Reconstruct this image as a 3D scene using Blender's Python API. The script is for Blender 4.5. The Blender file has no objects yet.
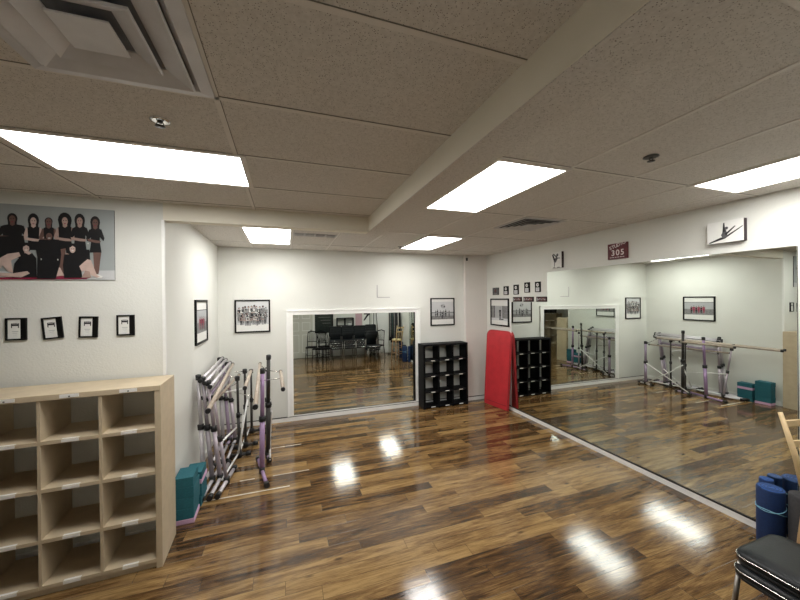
import bpy, bmesh, math, random
from mathutils import Vector, Matrix
PI=math.pi
random.seed(7)
C=bpy.context.scene.collection
scn=bpy.context.scene

# ------------------------------------------------------------------ room data (metres)
XR=4.01; XL=-1.03; YB=6.08; YL=3.524; YFR=-0.40; XFAR=-4.9; H=2.99; CAMZ=2.1

# ------------------------------------------------------------------ materials
def newmat(name):
    m=bpy.data.materials.new(name); m.use_nodes=True
    nt=m.node_tree; b=nt.nodes['Principled BSDF']
    return m,nt,b
def L(nt,a,b): nt.links.new(a,b)
def N(nt,t,**k):
    n=nt.nodes.new(t)
    for a,v in k.items(): setattr(n,a,v)
    return n
def mathn(nt,op,a,b=None,c=None):
    n=N(nt,'ShaderNodeMath',operation=op)
    for i,v in enumerate((a,b,c)):
        if v is None: continue
        if isinstance(v,(int,float)): n.inputs[i].default_value=v
        else: L(nt,v,n.inputs[i])
    return n.outputs[0]
def simple(name,col,rough=.5,metal=0,var=.08,scale=30,bump=0,bscale=200,spec=.5):
    m,nt,b=newmat(name)
    tc=N(nt,'ShaderNodeTexCoord'); nz=N(nt,'ShaderNodeTexNoise'); nz.inputs['Scale'].default_value=scale
    nz.inputs['Detail'].default_value=4
    L(nt,tc.outputs['Object'],nz.inputs['Vector'])
    r=N(nt,'ShaderNodeValToRGB'); r.color_ramp.elements[0].position=.3; r.color_ramp.elements[1].position=.7
    r.color_ramp.elements[0].color=[c*(1-var) for c in col]+[1]; r.color_ramp.elements[1].color=[min(1,c*(1+var)) for c in col]+[1]
    L(nt,nz.outputs['Fac'],r.inputs['Fac']); L(nt,r.outputs['Color'],b.inputs['Base Color'])
    b.inputs['Roughness'].default_value=rough; b.inputs['Metallic'].default_value=metal
    b.inputs['Specular IOR Level'].default_value=spec
    if bump:
        n2=N(nt,'ShaderNodeTexNoise'); n2.inputs['Scale'].default_value=bscale; n2.inputs['Detail'].default_value=3
        L(nt,tc.outputs['Object'],n2.inputs['Vector'])
        bp=N(nt,'ShaderNodeBump'); bp.inputs['Strength'].default_value=bump; bp.inputs['Distance'].default_value=.004
        L(nt,n2.outputs['Fac'],bp.inputs['Height']); L(nt,bp.outputs['Normal'],b.inputs['Normal'])
    return m
M={}
M['wall']=simple('wall_paint',(.75,.755,.71),.62,var=.015,scale=3,bump=.5,bscale=70,spec=.3)
M['pinkwall']=simple('pillar_paint',(.76,.72,.68),.62,var=.015,scale=3,bump=.4,bscale=70,spec=.3)
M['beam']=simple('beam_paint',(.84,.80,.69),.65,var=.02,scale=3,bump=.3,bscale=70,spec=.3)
M['trimwhite']=simple('trim_white',(.88,.88,.86),.4,var=.02)
M['gridbar']=simple('grid_bar',(.72,.68,.63),.5,var=.02)
M['gap']=simple('dark_gap',(.02,.018,.016),.9)
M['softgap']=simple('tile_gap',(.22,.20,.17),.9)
M['blackgloss']=simple('black_lacquer',(.004,.004,.005),.55,var=.2,spec=.15)
M['blackplastic']=simple('black_plastic',(.012,.012,.013),.45,var=.2)
M['blackframe']=simple('black_frame',(.004,.004,.004),.5,spec=.2)
M['vinyl']=simple('black_vinyl',(.006,.008,.010),.38,var=.2,spec=.3,bump=.25,bscale=120)
M['navy']=simple('navy_black_vinyl',(.012,.013,.022),.4,var=.2,bump=.25,bscale=120)
M['chrome']=simple('chrome',(.75,.74,.72),.18,1,var=.03)
M['steel']=simple('brushed_steel',(.40,.38,.36),.35,1,var=.05)
M['silver']=simple('silver_paint',(.60,.57,.60),.32,.3,var=.05)
M['lilac']=simple('lilac_paint',(.37,.29,.40),.38,.15,var=.05)
M['purple']=simple('purple_paint',(.36,.24,.42),.35,.15,var=.05)
M['pinksteel']=simple('pinkish_steel',(.46,.40,.45),.32,.3,var=.05)
M['greypost']=simple('grey_post',(.34,.31,.34),.4,.3,var=.05)
M['darkpost']=simple('dark_post',(.045,.042,.04),.4,.3,var=.1)
M['dowel']=simple('wood_dowel',(.42,.35,.28),.45,var=.12,scale=18)
M['whiterod']=simple('white_rod',(.85,.85,.84),.35)
M['maple']=simple('maple_laminate',(.56,.46,.32),.5,var=.06,scale=12,bump=.08,bscale=90)
M['stoolwood']=simple('pale_wood',(.66,.49,.27),.42,var=.12,scale=14)
M['stoolleg']=simple('tan_wood',(.48,.30,.16),.45,var=.12,scale=14)
M['seatyellow']=simple('cream_seat',(.78,.68,.36),.45,var=.05)
M['teal']=simple('teal_foam',(.015,.125,.16),.75,var=.12,scale=80,bump=.1)
M['pinkfoam']=simple('pale_lilac_foam',(.62,.40,.58),.75,var=.05,scale=80)
M['red']=simple('red_vinyl',(.56,.035,.045),.42,var=.1,scale=6,bump=.35,bscale=6)
M['reddark']=simple('red_seam',(.30,.012,.02),.5)
M['bluemat']=simple('blue_foam',(.006,.030,.115),.6,var=.15,scale=60,bump=.15)
M['bluetop']=simple('bright_blue_foam',(.010,.075,.30),.6,var=.15,scale=60,bump=.15)
M['navymat']=simple('navy_foam',(.012,.03,.09),.7,var=.15,scale=60)
M['greymat']=simple('charcoal_foam',(.045,.045,.05),.75,var=.15,scale=60)
M['lightblue']=simple('light_blue_strap',(.20,.45,.62),.6)
M['card']=simple('white_card',(.78,.78,.75),.6,var=.02)
M['paper']=simple('white_paper',(.82,.82,.79),.6,var=.02)
M['label']=simple('label_white',(.85,.84,.80),.4,var=.02)
M['photogrey']=simple('photo_grey',(.42,.43,.44),.5,var=.06,scale=4)
M['photolight']=simple('photo_light_grey',(.60,.61,.62),.5,var=.08,scale=5)
M['photobg']=simple('photo_backdrop',(.35,.38,.38),.5,var=.12,scale=2)
M['photodark']=simple('photo_dark_grey',(.08,.08,.085),.5,var=.3,scale=30)
M['photomid']=simple('photo_mid_grey',(.22,.22,.22),.5,var=.25,scale=30)
M['ink']=simple('photo_black',(.008,.008,.010),.5,var=.2)
M['skin']=simple('photo_skin',(.42,.29,.25),.5,var=.1,scale=20)
M['skin2']=simple('photo_skin_deep',(.16,.09,.075),.5,var=.1,scale=20)
M['skin3']=simple('photo_skin_pale',(.60,.45,.40),.5,var=.1,scale=20)
M['photored']=simple('photo_red_cloth',(.28,.02,.06),.5)
M['signred']=simple('sign_maroon',(.10,.006,.012),.5,var=.35,scale=25)
M['signink']=simple('sign_letters',(.80,.70,.70),.5)
M['canvasedge']=simple('canvas_edge',(.03,.015,.02),.6)
M['brownprint']=simple('plaque_print',(.09,.03,.03),.5,var=.5,scale=60)
M['vent']=simple('vent_metal',(.50,.49,.49),.45,.1,var=.04)
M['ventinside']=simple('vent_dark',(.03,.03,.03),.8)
M['throatgrey']=simple('throat_grey',(.16,.165,.18),.7)
M['diffuser']=simple('diffuser_metal',(.66,.66,.69),.5,.1,var=.10,scale=6)
M['whitestrip']=simple('white_strip',(.78,.75,.68),.5)
M['doorpaint']=simple('door_paint',(.66,.66,.60),.5,var=.02)
M['board']=simple('chalkboard',(.010,.018,.014),.4,var=.6,scale=20)
M['postergrey']=simple('poster_pink',(.55,.36,.40),.5,var=.05)
M['cloth1']=simple('dark_cloth',(.02,.02,.025),.85,var=.4,scale=20)
M['cloth2']=simple('grey_cloth',(.22,.22,.21),.85,var=.3,scale=20)
M['clothgreen']=simple('green_cloth',(.03,.07,.06),.85,var=.3,scale=20)

# mirror glass
m,nt,b=newmat('mirror_silver'); b.inputs['Metallic'].default_value=1; b.inputs['Roughness'].default_value=.0
tc=N(nt,'ShaderNodeTexCoord'); nz=N(nt,'ShaderNodeTexNoise'); nz.inputs['Scale'].default_value=2
L(nt,tc.outputs['Object'],nz.inputs['Vector']); r=N(nt,'ShaderNodeValToRGB')
r.color_ramp.elements[0].color=(.72,.765,.72,1); r.color_ramp.elements[1].color=(.745,.785,.745,1)
L(nt,nz.outputs['Fac'],r.inputs['Fac']); L(nt,r.outputs['Color'],b.inputs['Base Color']); M['mirror']=m

# lamp lens
def lens(name,s):
    m,nt,b=newmat(name); tc=N(nt,'ShaderNodeTexCoord'); sp=N(nt,'ShaderNodeSeparateXYZ')
    L(nt,tc.outputs['Object'],sp.inputs[0])
    # two tubes behind the lens, running along local X
    a=mathn(nt,'ABSOLUTE',sp.outputs['Y']); d=mathn(nt,'SUBTRACT',a,.12); d=mathn(nt,'ABSOLUTE',d)
    k=mathn(nt,'MULTIPLY',d,-2.2); k=mathn(nt,'ADD',k,1.1)
    k=mathn(nt,'MULTIPLY',k,s)
    b.inputs['Base Color'].default_value=(.8,.8,.8,1)
    b.inputs['Emission Color'].default_value=(1,.985,.95,1)
    L(nt,k,b.inputs['Emission Strength']); b.inputs['Roughness'].default_value=.4
    return m
M['lens']=lens('lamp_lens',11.0)

# ceiling tile
m,nt,b=newmat('ceiling_tile'); tc=N(nt,'ShaderNodeTexCoord')
vo=N(nt,'ShaderNodeTexVoronoi'); vo.inputs['Scale'].default_value=150; L(nt,tc.outputs['Object'],vo.inputs['Vector'])
nz=N(nt,'ShaderNodeTexNoise'); nz.inputs['Scale'].default_value=60; nz.inputs['Detail'].default_value=5; L(nt,tc.outputs['Object'],nz.inputs['Vector'])
wn=N(nt,'ShaderNodeTexWhiteNoise',noise_dimensions='3D'); L(nt,vo.outputs['Position'],wn.inputs['Vector'])
pit=mathn(nt,'LESS_THAN',vo.outputs['Distance'],.28); sel=mathn(nt,'LESS_THAN',wn.outputs['Value'],.42)
pit=mathn(nt,'MULTIPLY',pit,sel)
r=N(nt,'ShaderNodeValToRGB'); r.color_ramp.elements[0].position=.3; r.color_ramp.elements[1].position=.7
r.color_ramp.elements[0].color=(.62,.585,.54,1); r.color_ramp.elements[1].color=(.72,.685,.64,1)
L(nt,nz.outputs['Fac'],r.inputs['Fac'])
mx=N(nt,'ShaderNodeMix',data_type='RGBA'); L(nt,pit,mx.inputs['Factor']); L(nt,r.outputs['Color'],mx.inputs[6]); mx.inputs[7].default_value=(.26,.23,.20,1)
L(nt,mx.outputs[2],b.inputs['Base Color']); b.inputs['Roughness'].default_value=.9; b.inputs['Specular IOR Level'].default_value=.2
hgt=mathn(nt,'SUBTRACT',nz.outputs['Fac'],pit); bp=N(nt,'ShaderNodeBump'); bp.inputs['Strength'].default_value=.5; bp.inputs['Distance'].default_value=.003
L(nt,hgt,bp.inputs['Height']); L(nt,bp.outputs['Normal'],b.inputs['Normal']); M['tile']=m

# plank floor
def floor_mat():
    m,nt,b=newmat('hickory_planks'); tc=N(nt,'ShaderNodeTexCoord'); sp=N(nt,'ShaderNodeSeparateXYZ'); L(nt,tc.outputs['Object'],sp.inputs[0])
    x,y=sp.outputs['X'],sp.outputs['Y']; W=.125; LN=1.2
    yr=mathn(nt,'DIVIDE',y,W); row=mathn(nt,'FLOOR',yr); fy=mathn(nt,'FRACT',yr)
    w1=N(nt,'ShaderNodeTexWhiteNoise',noise_dimensions='1D'); L(nt,row,w1.inputs['W'])
    xo=mathn(nt,'DIVIDE',x,LN); xo=mathn(nt,'ADD',xo,mathn(nt,'MULTIPLY',w1.outputs['Value'],7.0))
    col=mathn(nt,'FLOOR',xo); fx=mathn(nt,'FRACT',xo)
    cv=N(nt,'ShaderNodeCombineXYZ'); L(nt,row,cv.inputs[0]); L(nt,col,cv.inputs[1])
    w2=N(nt,'ShaderNodeTexWhiteNoise',noise_dimensions='3D'); L(nt,cv.outputs[0],w2.inputs['Vector'])
    rnd=w2.outputs['Value']
    # grain coordinates, shifted per plank
    gx=mathn(nt,'ADD',mathn(nt,'MULTIPLY',x,1.1),mathn(nt,'MULTIPLY',rnd,37.0))
    gy=mathn(nt,'ADD',mathn(nt,'MULTIPLY',y,9.0),mathn(nt,'MULTIPLY',rnd,91.0))
    gv=N(nt,'ShaderNodeCombineXYZ'); L(nt,gx,gv.inputs[0]); L(nt,gy,gv.inputs[1])
    n1=N(nt,'ShaderNodeTexNoise'); n1.inputs['Scale'].default_value=1.6; n1.inputs['Detail'].default_value=7; n1.inputs['Roughness'].default_value=.62; n1.inputs['Distortion'].default_value=.9
    L(nt,gv.outputs[0],n1.inputs['Vector'])
    gv2=N(nt,'ShaderNodeCombineXYZ'); L(nt,mathn(nt,'MULTIPLY',gx,4.0),gv2.inputs[0]); L(nt,mathn(nt,'MULTIPLY',gy,14.0),gv2.inputs[1])
    n2=N(nt,'ShaderNodeTexNoise'); n2.inputs['Scale'].default_value=1.6; n2.inputs['Detail'].default_value=6; n2.inputs['Roughness'].default_value=.7; L(nt,gv2.outputs[0],n2.inputs['Vector'])
    f=mathn(nt,'ADD',mathn(nt,'MULTIPLY',n1.outputs['Fac'],.80),mathn(nt,'MULTIPLY',mathn(nt,'SUBTRACT',n2.outputs['Fac'],.13),.72))
    f=mathn(nt,'ADD',f,mathn(nt,'MULTIPLY',mathn(nt,'SUBTRACT',rnd,.5),.30))
    r=N(nt,'ShaderNodeValToRGB'); e=r.color_ramp.elements
    e[0].position=.30; e[0].color=(.018,.009,.006,1); e[1].position=.86; e[1].color=(.36,.23,.095,1)
    for p,c in ((.44,(.040,.020,.009,1)),(.56,(.085,.044,.018,1)),(.68,(.185,.105,.040,1))):
        q=e.new(p); q.color=c
    L(nt,f,r.inputs['Fac'])
    # knots
    kv=N(nt,'ShaderNodeCombineXYZ'); L(nt,mathn(nt,'MULTIPLY',x,1.0),kv.inputs[0]); L(nt,mathn(nt,'MULTIPLY',y,2.6),kv.inputs[1])
    vk=N(nt,'ShaderNodeTexVoronoi'); vk.inputs['Scale'].default_value=2.2; L(nt,kv.outputs[0],vk.inputs['Vector'])
    kn=N(nt,'ShaderNodeMapRange'); kn.inputs['From Min'].default_value=.04; kn.inputs['From Max'].default_value=.11; kn.inputs['To Min'].default_value=.75; kn.inputs['To Max'].default_value=0
    L(nt,vk.outputs['Distance'],kn.inputs['Value'])
    mk=N(nt,'ShaderNodeMix',data_type='RGBA'); L(nt,kn.outputs[0],mk.inputs['Factor']); L(nt,r.outputs['Color'],mk.inputs[6]); mk.inputs[7].default_value=(.02,.010,.006,1)
    # seams
    sy=mathn(nt,'LESS_THAN',fy,.022); sx=mathn(nt,'LESS_THAN',fx,.0028); s=mathn(nt,'MAXIMUM',sy,sx)
    mx=N(nt,'ShaderNodeMix',data_type='RGBA'); L(nt,mathn(nt,'MULTIPLY',s,.75),mx.inputs['Factor']); L(nt,mk.outputs[2],mx.inputs[6]); mx.inputs[7].default_value=(.012,.008,.005,1)
    L(nt,mx.outputs[2],b.inputs['Base Color'])
    n3=N(nt,'ShaderNodeTexNoise'); n3.inputs['Scale'].default_value=9; n3.inputs['Detail'].default_value=5; L(nt,tc.outputs['Object'],n3.inputs['Vector'])
    rr=N(nt,'ShaderNodeMapRange'); rr.inputs['To Min'].default_value=.07; rr.inputs['To Max'].default_value=.17; L(nt,n3.outputs['Fac'],rr.inputs['Value']); L(nt,rr.outputs[0],b.inputs['Roughness'])
    # slow waviness across the planks + grain relief
    n4=N(nt,'ShaderNodeTexNoise'); n4.inputs['Scale'].default_value=1.0; n4.inputs['Detail'].default_value=2
    g4=N(nt,'ShaderNodeCombineXYZ'); L(nt,mathn(nt,'MULTIPLY',x,5.0),g4.inputs[0]); L(nt,mathn(nt,'ADD',mathn(nt,'MULTIPLY',y,16.0),mathn(nt,'MULTIPLY',rnd,30.0)),g4.inputs[1]); L(nt,g4.outputs[0],n4.inputs['Vector'])
    hh=mathn(nt,'ADD',mathn(nt,'MULTIPLY',n4.outputs['Fac'],.5),mathn(nt,'MULTIPLY',n2.outputs['Fac'],.10)); hh=mathn(nt,'SUBTRACT',hh,mathn(nt,'MULTIPLY',s,.6))
    bp=N(nt,'ShaderNodeBump'); bp.inputs['Strength'].default_value=.30; bp.inputs['Distance'].default_value=.003
    L(nt,hh,bp.inputs['Height']); L(nt,bp.outputs['Normal'],b.inputs['Normal'])
    b.inputs['Specular IOR Level'].default_value=.6
    b.inputs['Coat Weight'].default_value=.15; b.inputs['Coat Roughness'].default_value=.05
    L(nt,bp.outputs['Normal'],b.inputs['Coat Normal'])
    return m
M['floor']=floor_mat()

# ------------------------------------------------------------------ mesh builder
class MB:
    def __init__(s): s.bm=bmesh.new(); s.mats=[]; s.smooth=set()
    def mi(s,m):
        if m not in s.mats: s.mats.append(m)
        return s.mats.index(m)
    def faces(s,fs,m,sm=False):
        i=s.mi(m)
        for f in fs: f.material_index=i; f.smooth=sm
    def box(s,lo,hi,m,mat=None,bevel=0):
        x0,y0,z0=lo; x1,y1,z1=hi
        ps=[(x0,y0,z0),(x1,y0,z0),(x1,y1,z0),(x0,y1,z0),(x0,y0,z1),(x1,y0,z1),(x1,y1,z1),(x0,y1,z1)]
        v=[s.bm.verts.new(mat@Vector(p) if mat else p) for p in ps]
        fs=[s.bm.faces.new([v[i] for i in q]) for q in ((0,3,2,1),(4,5,6,7),(0,1,5,4),(1,2,6,5),(2,3,7,6),(3,0,4,7))]
        s.faces(fs,m)
        if bevel:
            es=list({e for f in fs for e in f.edges})
            r=bmesh.ops.bevel(s.bm,geom=es,offset=bevel,segments=2,profile=.7,affect='EDGES')
            s.faces(r['faces'],m,True)
        return s
    def tube(s,pts,r,m,seg=12,caps=True):
        pts=[Vector(p) for p in pts]; rs=r if isinstance(r,(list,tuple)) else [r]*len(pts)
        rings=[]; up=None
        for i,p in enumerate(pts):
            d=(pts[min(i+1,len(pts)-1)]-pts[max(i-1,0)]).normalized()
            if up is None:
                up=Vector((0,0,1)) if abs(d.z)<.9 else Vector((1,0,0))
            a=d.cross(up).normalized(); bb=a.cross(d).normalized(); up=bb
            rings.append([s.bm.verts.new(p+(a*math.cos(t*2*PI/seg)+bb*math.sin(t*2*PI/seg))*rs[i]) for t in range(seg)])
        fs=[]
        for A,B in zip(rings,rings[1:]):
            for t in range(seg): fs.append(s.bm.faces.new([A[t],A[(t+1)%seg],B[(t+1)%seg],B[t]]))
        s.faces(fs,m,True)
        if caps: s.faces([s.bm.faces.new(rings[0][::-1]),s.bm.faces.new(rings[-1])],m)
        return s
    def lathe(s,prof,m,c=(0,0,0),seg=24,axis='z'):
        rings=[]
        for r,h in prof:
            ring=[]
            for t in range(seg):
                a=t*2*PI/seg; q=Vector((r*math.cos(a),r*math.sin(a),h))
                if axis=='y': q=Vector((q.x,-q.z,q.y))
                ring.append(s.bm.verts.new(q+Vector(c)))
            rings.append(ring)
        fs=[]
        for A,B in zip(rings,rings[1:]):
            for t in range(seg): fs.append(s.bm.faces.new([A[t],A[(t+1)%seg],B[(t+1)%seg],B[t]]))
        s.faces(fs,m,True)
        s.faces([s.bm.faces.new(rings[0][::-1]),s.bm.faces.new(rings[-1])],m)
        return s
    def prism(s,poly,d0,d1,m,mat=None,smooth=False):
        # poly in local (x,z); extruded in y from d0 to d1
        A=[s.bm.verts.new(mat@Vector((x,d0,z)) if mat else (x,d0,z)) for x,z in poly]
        B=[s.bm.verts.new(mat@Vector((x,d1,z)) if mat else (x,d1,z)) for x,z in poly]
        n=len(poly); fs=[s.bm.faces.new(A),s.bm.faces.new(B[::-1])]
        side=[s.bm.faces.new([A[i],B[i],B[(i+1)%n],A[(i+1)%n]]) for i in range(n)]
        s.faces(fs,m); s.faces(side,m,smooth); return s
    def flat(s,poly,y,m):
        f=s.bm.faces.new([s.bm.verts.new((x,y,z)) for x,z in poly]); f.normal_update()
        if f.normal.y>0: f.normal_flip()
        s.faces([f],m); return s
    def build(s,name,parent=None,loc=(0,0,0),rot=None):
        bmesh.ops.recalc_face_normals(s.bm,faces=[f for f in s.bm.faces if len(f.verts)>2 and any(len(e.link_faces)>1 for e in f.edges)])
        me=bpy.data.meshes.new(name); s.bm.to_mesh(me); s.bm.free()
        for k in s.mats: me.materials.append(M[k])
        o=bpy.data.objects.new(name,me); C.objects.link(o); o.location=loc
        if rot: o.rotation_euler=rot
        if parent: o.parent=parent
        return o
def tag(o,label,cat,group=None,kind=None):
    o['label']=label; o['category']=cat
    if group: o['group']=group
    if kind: o['kind']=kind
    return o
def thing(name,loc,label,cat,rz=0,group=None,ry=0,rx=0):
    o=bpy.data.objects.new(name,None); C.objects.link(o); o.location=loc; o.rotation_euler=(rx,ry,rz); o.empty_display_size=.1
    return tag(o,label,cat,group)
def struct(o,label=None):
    o['kind']='structure'
    if label: o['label']=label
    return o
def kids(o): return [c for c in list(C.objects) if c.parent==o]
def copy_tree(o,parent=None):
    c=o.copy(); C.objects.link(c)
    if parent: c.parent=parent
    for k in kids(o): copy_tree(k,c)
    return c
def dup(o,loc,rz,label,group=None):
    c=copy_tree(o); c.location=loc; c.rotation_euler=(0,0,rz); c['label']=label
    if group: c['group']=group
    return c

# ------------------------------------------------------------------ shell
T=.12
def wallbox(name,lo,hi,mat='wall',label=None):
    return struct(MB().box(lo,hi,mat).build(name),label)
struct(MB().box((XFAR-T,YFR-T,-.1),(XR+T,YB+T,0),'floor').build('floor'),'glossy dark hickory plank floor')
wallbox('wall_back',(XL-T,YB,0),(XR+T,YB+T,H),label='off-white back wall')
wallbox('wall_right',(XR,YFR-T,0),(XR+T,YB,H),label='off-white right wall above the mirrors')
wallbox('wall_left',(XL-T,YL+T,0),(XL,YB,H),label='off-white side wall of the alcove')
wallbox('wall_left_front',(XFAR-T,YL,0),(XL,YL+T,H),label='off-white wall behind the pale cubby shelf')
wallbox('wall_front',(XFAR-T,YFR-T,0),(XR,YFR,H),label='wall behind the camera')
wallbox('wall_far_left',(XFAR-T,YFR,0),(XFAR,YL,H),label='wall at the far left')
wallbox('wall_pillar',(3.50,YB-.08,0),(XR,YB,H),'pinkwall','shallow pinkish pillar face in the back right corner')

# ceiling with T-bar grid
c=MB(); c.box((XFAR-T,YFR-T,H),(XR+T,YB+T,H+.08),'tile')
bw=.012
def barX(x,y0,y1,gap=True):
    c.box((x-bw,y0,H-.004),(x+bw,y1,H+.001),'gridbar')
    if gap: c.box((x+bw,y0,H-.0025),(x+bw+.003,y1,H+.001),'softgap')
def barY(y,x0,x1,gap=True):
    c.box((x0,y-bw,H-.004),(x1,y+bw,H+.001),'gridbar')
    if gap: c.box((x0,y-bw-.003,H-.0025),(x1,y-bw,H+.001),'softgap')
# left part: tiles long in X
for x in (-2.70,-1.49,-.275): barX(x,YFR,YL)
for k in range(7):
    y=1.03-.605+.605*k-1*.605
    if y<YL: barY(y,XFAR,.865)
# right part: tiles long in Y
for x in (1.285,1.868,2.468,3.075,3.68): barX(x,YFR,YB)
for y in (.56,1.775,2.985,4.20,5.52): barY(y,1.08,XR)
for x in (-.50,.105,.70): barX(x,YL+T,YB)
for y in (4.35,5.52): barY(y,XL,1.28)
struct(c.build('ceiling'),'grey-brown speckled drop ceiling tiles')
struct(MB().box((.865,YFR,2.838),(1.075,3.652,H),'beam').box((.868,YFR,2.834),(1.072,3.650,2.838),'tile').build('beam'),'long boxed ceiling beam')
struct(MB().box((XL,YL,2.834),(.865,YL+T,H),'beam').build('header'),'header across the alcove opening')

# baseboards with a black strip on top
def baseboard(name,lo,hi,axis):
    b=MB(); b.box(lo,hi,'trimwhite')
    if axis=='x': b.box((lo[0],lo[1]-.002,hi[2]),(hi[0],hi[1],hi[2]+.010),'gap')
    else: b.box((lo[0]-.002,lo[1],hi[2]),(hi[0],hi[1],hi[2]+.013),'gap')
    return struct(b.build(name))
baseboard('baseboard_back',(XL+.015,YB-.016,0),(3.50,YB,.072),'x')
baseboard('baseboard_pillar',(3.49,YB-.096,0),(XR-.016,YB-.08,.072),'x')
baseboard('baseboard_right',(XR-.030,YFR,0),(XR,YB-.096,.062),'y')
struct(MB().box((XL,YL+.02,0),(XL+.014,YB-.016,.085),'trimwhite').build('baseboard_left'))
struct(MB().box((XFAR,YL-.014,0),(XL,YL,.085),'trimwhite').build('baseboard_left_front'))
struct(MB().box((XL-.01,YL-.012,.085),(XL+.012,YL+.012,2.834),'trimwhite').build('trim_1'),'white corner bead of the alcove')
struct(MB().box((XR-.012,5.187,.076),(XR,5.232,2.03),'trimwhite').build('trim_2'),'white strip at the short mirror edge')
struct(MB().box((XR-.012,4.287,2.20),(XR,4.299,2.51),'trimwhite').build('trim_3'))
# thin white strips lying flat on the floor, running along the planks
for k,(x0,x1,y,ww) in enumerate([(-.86,.03,3.962,.010),(-.55,-.33,4.30,.008),(-.18,.26,4.255,.008),(-.50,-.34,5.02,.010),(-.24,.05,5.10,.010)]):
    pass
tag(MB().box((-.86,3.957,0),(.03,3.969,.002),'whitestrip').build('floor_strip'),'long thin white strip on the floor at the foot of the purple barre','floor strip','white floor strips')
tag(MB().box((-.52,4.262,0),(-.36,4.272,.002),'whitestrip').build('floor_strip'),'short thin white strip on the floor left of the purple post','floor strip','white floor strips')
tag(MB().box((-.16,4.252,0),(.26,4.261,.002),'whitestrip').build('floor_strip'),'thin white strip on the floor right of the purple post, second from the front','floor strip','white floor strips')
tag(MB().box((-.20,5.05,0),(.20,5.06,.002),'whitestrip').build('floor_strip'),'thin white strip on the floor nearest the back wall mirror','floor strip','white floor strips')

# ------------------------------------------------------------------ mirrors
def mirror_panel(y0,y1,z1,label,a=.006,b_=-.004):
    t=thing('wall_mirror',(XR-.008,(y0+y1)/2,.078),label,'mirror',0,'frameless mirrors on the right wall')
    w=(y1-y0)/2-.0018; h=z1-.078
    g=MB(); g.box((-.004,-w,0),(.0,w,h),'mirror')
    p=g.build('glass',t)
    # each panel hangs a hair out of true
    n=Vector((1,a,b_)).normalized(); q=Vector((1,0,0)).rotation_difference(n)
    p.rotation_mode='QUATERNION'; p.rotation_quaternion=q
    p.location=(-.010,0,.001)
    bk=MB(); bk.box((.004,-w-.0017,0),(.008,w+.0017,h-.004),'gap'); bk.build('backing',t)
    return t
mirror_panel(4.285,5.187,2.025,'short frameless mirror panel beside the red mat')
mirror_panel(3.369,4.285,2.507,'tall frameless mirror panel under the narrow dancer canvas',.005,-.004)
mirror_panel(2.434,3.369,2.507,'tall frameless mirror panel under the maroon studio sign',.006,-.004)
mirror_panel(1.520,2.434,2.507,'tall frameless mirror panel nearest the camera behind the blue mats',.008,-.003)

t=thing('framed_mirror',(1.265,YB,.082),'wide white-framed mirror low on the back wall','mirror')
b=MB(); w=1.235; h=1.83; fw=.095
for lo,hi in (((-w,-.022,0),(-w+fw,0,h)),((w-fw,-.022,0),(w,0,h)),((-w+fw,-.022,h-.07),(w-fw,0,h))): b.box(lo,hi,'trimwhite',bevel=.004)
for lo,hi in (((-w-.012,-.034,0),(-w+.018,0,h+.012)),((w-.018,-.034,0),(w+.012,0,h+.012)),((-w-.012,-.034,h-.012),(w+.012,0,h+.018))): b.box(lo,hi,'trimwhite',bevel=.005)
b.box((-w+fw,-.020,0),(w-fw,0,.018),'trimwhite')
b.build('frame',t)
b=MB(); b.box((-w+fw,-.010,.018),(w-fw-.02,-.002,h-.07),'mirror'); b.build('glass',t)
b=MB(); b.box((w-fw-.022,-.016,.018),(w-fw,-.001,h-.07),'blackframe'); b.box((-w+fw,-.014,.016),(w-fw,-.009,.026),'blackframe'); b.build('edge_strip',t)
tag(MB().box((1.643,YB-.006,2.137),(1.653,YB,2.371),'greypost').box((1.653,YB-.006,2.133),(1.90,YB,2.142),'greypost').build('wall_bracket'),'thin grey L-shaped metal edge on the back wall above the mirror','bracket')

# ------------------------------------------------------------------ ceiling fixtures
def troffer(cx,cy,rz,label):
    t=thing('ceiling_light',(cx,cy,H),label,'ceiling light',rz,'fluorescent ceiling panels')
    b=MB(); LX,LY=.61,.305
    for lo,hi in (((-LX,-LY,-.010),(LX,-LY+.03,0)),((-LX,LY-.03,-.010),(LX,LY,0)),((-LX,-LY+.03,-.010),(-LX+.035,LY-.03,0)),((LX-.035,-LY+.03,-.010),(LX,LY-.03,0))): b.box(lo,hi,'gridbar')
    b.build('frame',t)
    b=MB(); b.box((-LX+.035,-LY+.03,-.006),(LX-.035,LY-.03,-.001),'lens'); b.build('lens',t)
    return t
troffer(-.83,2.53,0,'long bright ceiling light at the upper left, over the pale cubby shelf')
troffer(1.585,2.385,PI/2,'bright ceiling light right of the beam, centre of the photo')
troffer(2.20,4.90,PI/2,'bright ceiling light nearest the back wall, right of the beam')
troffer(-.20,4.95,PI/2,'bright ceiling light in the alcove behind the header')
troffer(3.385,1.17,PI/2,'bright ceiling light at the right edge above the leaping dancer canvas')

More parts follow.
